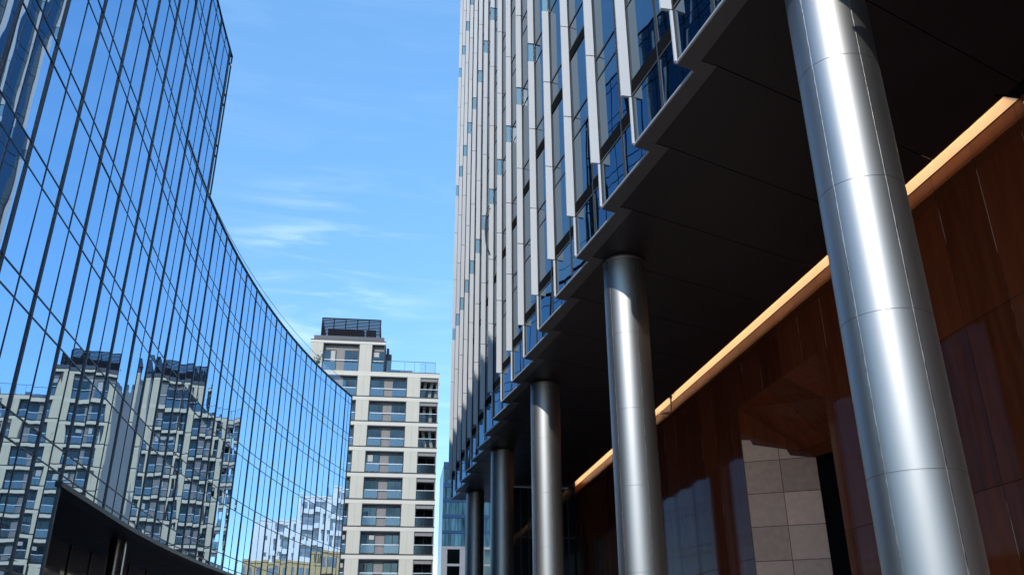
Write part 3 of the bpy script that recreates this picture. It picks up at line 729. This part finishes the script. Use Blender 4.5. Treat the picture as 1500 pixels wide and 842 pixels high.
twin['label'] = 'shaded beige apartment block seen only as a reflection in the curved mirror glass'
M['beige2'] = mat('warm_beige_render', (.50, .42, .29), .75, 0, .3, noise=(1.1, .05, 5)); M['band2'] = mat('warm_beige_band', (.55, .47, .34), .7, 0, .3, noise=(1.1, .05, 4))
for ch in twin.children:
    for sl_ in ch.material_slots:
        rep = {'beige_render': 'beige2', 'beige_band': 'band2'}.get(sl_.material.name)
        if rep: sl_.link = 'OBJECT'; sl_.material = M[rep]
apt['group'] = twin['group'] = 'beige apartment blocks'

# ================================================================== teal glass office far behind, right of the beige block
go = empty('glass_office', 'teal glass office with navy floor bands beside the beige apartment block', 'office building')
def gfr(w, b): o = EB*w+NB*b; return (o.x, o.y)
GD = 1.5
def gz(z): return z*GD
b = MB(); b.box(gfr, 0, 9, -14, -.3, GROUND, gz(22.4)); b.build('core', M['navy'], go)
b = MB()
spz = [(21.75, 22.5), (19.6, 20.1), (17.95, 18.35), (16.15, 16.55), (14.45, 14.78), (12.75, 13.05)]
for z0, z1 in spz:
    o = MB(); o.box(gfr, -.05, 9.2, -.3, .04, gz(z0), gz(z1)); o.build('floor_band', M['navy'] if z0 > 13 else M['concrete'], go)
for (a, _), (_, c) in zip(spz, spz[1:]):
    x = 0; i = 0
    g = MB(); fr_ = MB()
    while x < 8.6:
        w = [.55, .9, .7, 1.1][i % 4]; t = random.gauss(0, .006)
        g.quad((*gfr(x, -.05-t), gz(c)), (*gfr(x+w, -.05+t), gz(c)), (*gfr(x+w, -.05+t), gz(a)), (*gfr(x, -.05-t), gz(a)))
        fr_.box(gfr, x-.03, x+.03, -.06, .01, gz(c), gz(a)); x += w; i += 1
    w_ = g.build('window', M['blueglass'], go); fr_.build('frame', M['lbar'], w_)
cb = MB()
for i in range(3): cb.box(gfr, 2.2+i*4.4-1.9 if False else -.05+i*3.1, .95+i*3.1, -.3, 0, GROUND, gz(12.75))
for z0, z1 in ((10.95, 11.2), (9.3, 9.6), (7.6, 7.9)): cb.box(gfr, -.05, 9.2, -.3, -.02, gz(z0), gz(z1))
cb.build('concrete_frame', M['concrete'], go)
for lev in ((11.2, 12.75), (9.6, 10.95), (7.9, 9.3)):
    for i in range(3):
        w = MB(); w.box(gfr, .95+i*3.1, -.05+(i+1)*3.1, -.25, -.2, gz(lev[0]), gz(lev[1])); w.build('office_window', M['aptglass'], go)
go.location = (-11.95, 150, 0)

# ================================================================== sunlit buildings mirrored at the end of the curved facade
def far_block(name, label, loc, ang, parts, wallmat, floors_h, win_w, gap):
    root = empty(name, label, 'apartment building', loc=(loc[0], loc[1], 0))
    e = Vector((sin(ang), cos(ang))); n = Vector((-e.y, e.x))
    def fr(a, b): o = e*a+n*b; return (o.x, o.y)
    for a0, a1, zt in parts:
        b = MB(); b.box(fr, a0, a1, -10, 0, GROUND, zt); b.box(fr, a0-.1, a1+.1, -10.1, .12, zt, zt+.3); b.build('wall', wallmat, root)
        z = zt-floors_h
        while z > 0:
            wb = MB(); bl = MB(); a = a0+gap
            while a+win_w < a1:
                wb.box(fr, a, a+win_w, -.05, .03, z+.6, z+floors_h-.5); 
                bl.box(fr, a-.2, a+win_w+.2, 0.04, .9, z+.1, z+.25); bl.box(fr, a-.2, a+win_w+.2, .82, .9, z+.25, z+.95)
                a += win_w+gap
            wb.build('window_row', M['greywin'], root); bl.build('balcony_row', wallmat, root); z -= floors_h
    return root
far_block('white_apartment_building', 'bright white stepped apartment block mirrored at the right end of the curved glass', (36, 152), radians(-65), [(-14, -5, 35), (-5, 1, 32), (1, 7, 30), (7, 14, 25.5)], M['white'], 2.9, 1.5, 1.0)
far_block('yellow_apartment_building', 'low yellow brick building mirrored below the white block in the glass', (15, 119), radians(-65), [(-9, 0, 15.5), (0, 7, 14.0)], M['yellow'], 2.9, 1.0, 1.1)

# ================================================================== light, sky, exposure
SUN_AZ, SUN_EL = radians(-158), radians(35)
sd = Vector((sin(SUN_AZ)*cos(SUN_EL), cos(SUN_AZ)*cos(SUN_EL), sin(SUN_EL)))
sun = bpy.data.objects.new('sun', bpy.data.lights.new('sun', 'SUN')); COL.objects.link(sun)
sun.data.energy = 2.0; sun.data.angle = radians(.5); sun.data.color = (1, .94, .85)
sun.rotation_euler = sd.to_track_quat('Z', 'Y').to_euler(); sun.location = (-20, -40, 60)
w = bpy.data.worlds.new('World'); scene.world = w; w.use_nodes = True; nt = w.node_tree; N = nt.nodes.new; L = nt.links.new
bg = nt.nodes['Background']; sky = N('ShaderNodeTexSky'); sky.sky_type = 'NISHITA'; sky.sun_disc = False
sky.sun_elevation = SUN_EL; sky.sun_rotation = SUN_AZ; sky.air_density = 1.0; sky.dust_density = 0.0; sky.ozone_density = 1.2; sky.altitude = 1200
bg.inputs[1].default_value = .15
# thin cirrus wisps, placed by direction on the sky
tc = N('ShaderNodeTexCoord')
def dirv(u, v): return (Rv*(u-750)+Uv*(421-v)+Fv*f_px).normalized()
def gauss(center, k):
    d = N('ShaderNodeVectorMath'); d.operation = 'DISTANCE'; L(tc.outputs['Generated'], d.inputs[0]); d.inputs[1].default_value = center
    r = N('ShaderNodeMapRange'); r.interpolation_type = 'SMOOTHSTEP'; r.inputs[1].default_value = 0; r.inputs[2].default_value = k; r.inputs[3].default_value = 1; r.inputs[4].default_value = 0
    L(d.outputs['Value'], r.inputs[0]); return r.outputs[0]
def math_(op, a, b):
    q = N('ShaderNodeMath'); q.operation = op
    for i, x in enumerate((a, b)):
        if isinstance(x, (int, float)): q.inputs[i].default_value = x
        else: L(x, q.inputs[i])
    return q.outputs[0]
mp = N('ShaderNodeMapping'); mp.inputs['Scale'].default_value = (3.2, 3.2, 26); L(tc.outputs['Generated'], mp.inputs[0])
nz = N('ShaderNodeTexNoise'); nz.inputs['Scale'].default_value = 1.6; nz.inputs['Detail'].default_value = 6; nz.inputs['Roughness'].default_value = .55; nz.inputs['Distortion'].default_value = .6; L(mp.outputs[0], nz.inputs['Vector'])
rr = N('ShaderNodeMapRange'); rr.interpolation_type = 'SMOOTHSTEP'; rr.inputs[1].default_value = .42; rr.inputs[2].default_value = .78; L(nz.outputs[0], rr.inputs[0])
mask = math_('ADD', math_('MULTIPLY', gauss(dirv(470, 400), .14), .27), math_('MULTIPLY', gauss(dirv(640, 640), .2), .12))
mask = math_('ADD', mask, .02)
fac = math_('MULTIPLY', rr.outputs[0], mask)
hs = N('ShaderNodeHueSaturation'); hs.inputs['Hue'].default_value = .492; hs.inputs['Saturation'].default_value = 1.17; hs.inputs['Value'].default_value = 1.2; L(sky.outputs[0], hs.inputs['Color'])
sz = N('ShaderNodeSeparateXYZ'); L(tc.outputs['Generated'], sz.inputs[0])
er = N('ShaderNodeMapRange'); er.inputs[1].default_value = .15; er.inputs[2].default_value = .75; er.inputs[3].default_value = .55; er.inputs[4].default_value = 1.14; L(sz.outputs[2], er.inputs[0])
es = N('ShaderNodeVectorMath'); es.operation = 'SCALE'; L(hs.outputs[0], es.inputs[0]); L(er.outputs[0], es.inputs['Scale'])
mx = N('ShaderNodeMix'); mx.data_type = 'RGBA'; L(fac, mx.inputs[0]); L(es.outputs[0], mx.inputs[6]); mx.inputs[7].default_value = (7, 7.2, 7.5, 1)
L(mx.outputs[2], bg.inputs[0])
vs = scene.view_settings; vs.view_transform = 'Standard'; vs.look = 'None'; vs.gamma = 1; vs.use_curve_mapping = False; vs.exposure = 1.15
scene.render.engine = 'CYCLES'; cy_ = scene.cycles
cy_.max_bounces = 10; cy_.glossy_bounces = 6; cy_.diffuse_bounces = 3; cy_.transparent_max_bounces = 12; cy_.caustics_reflective = False; cy_.caustics_refractive = False
cy_.use_denoising = True; cy_.sample_clamp_indirect = 6

# lift everything so that the paving lies at z = 0
for o in scene.objects:
    if o.parent is None: o.location.z += -GROUND
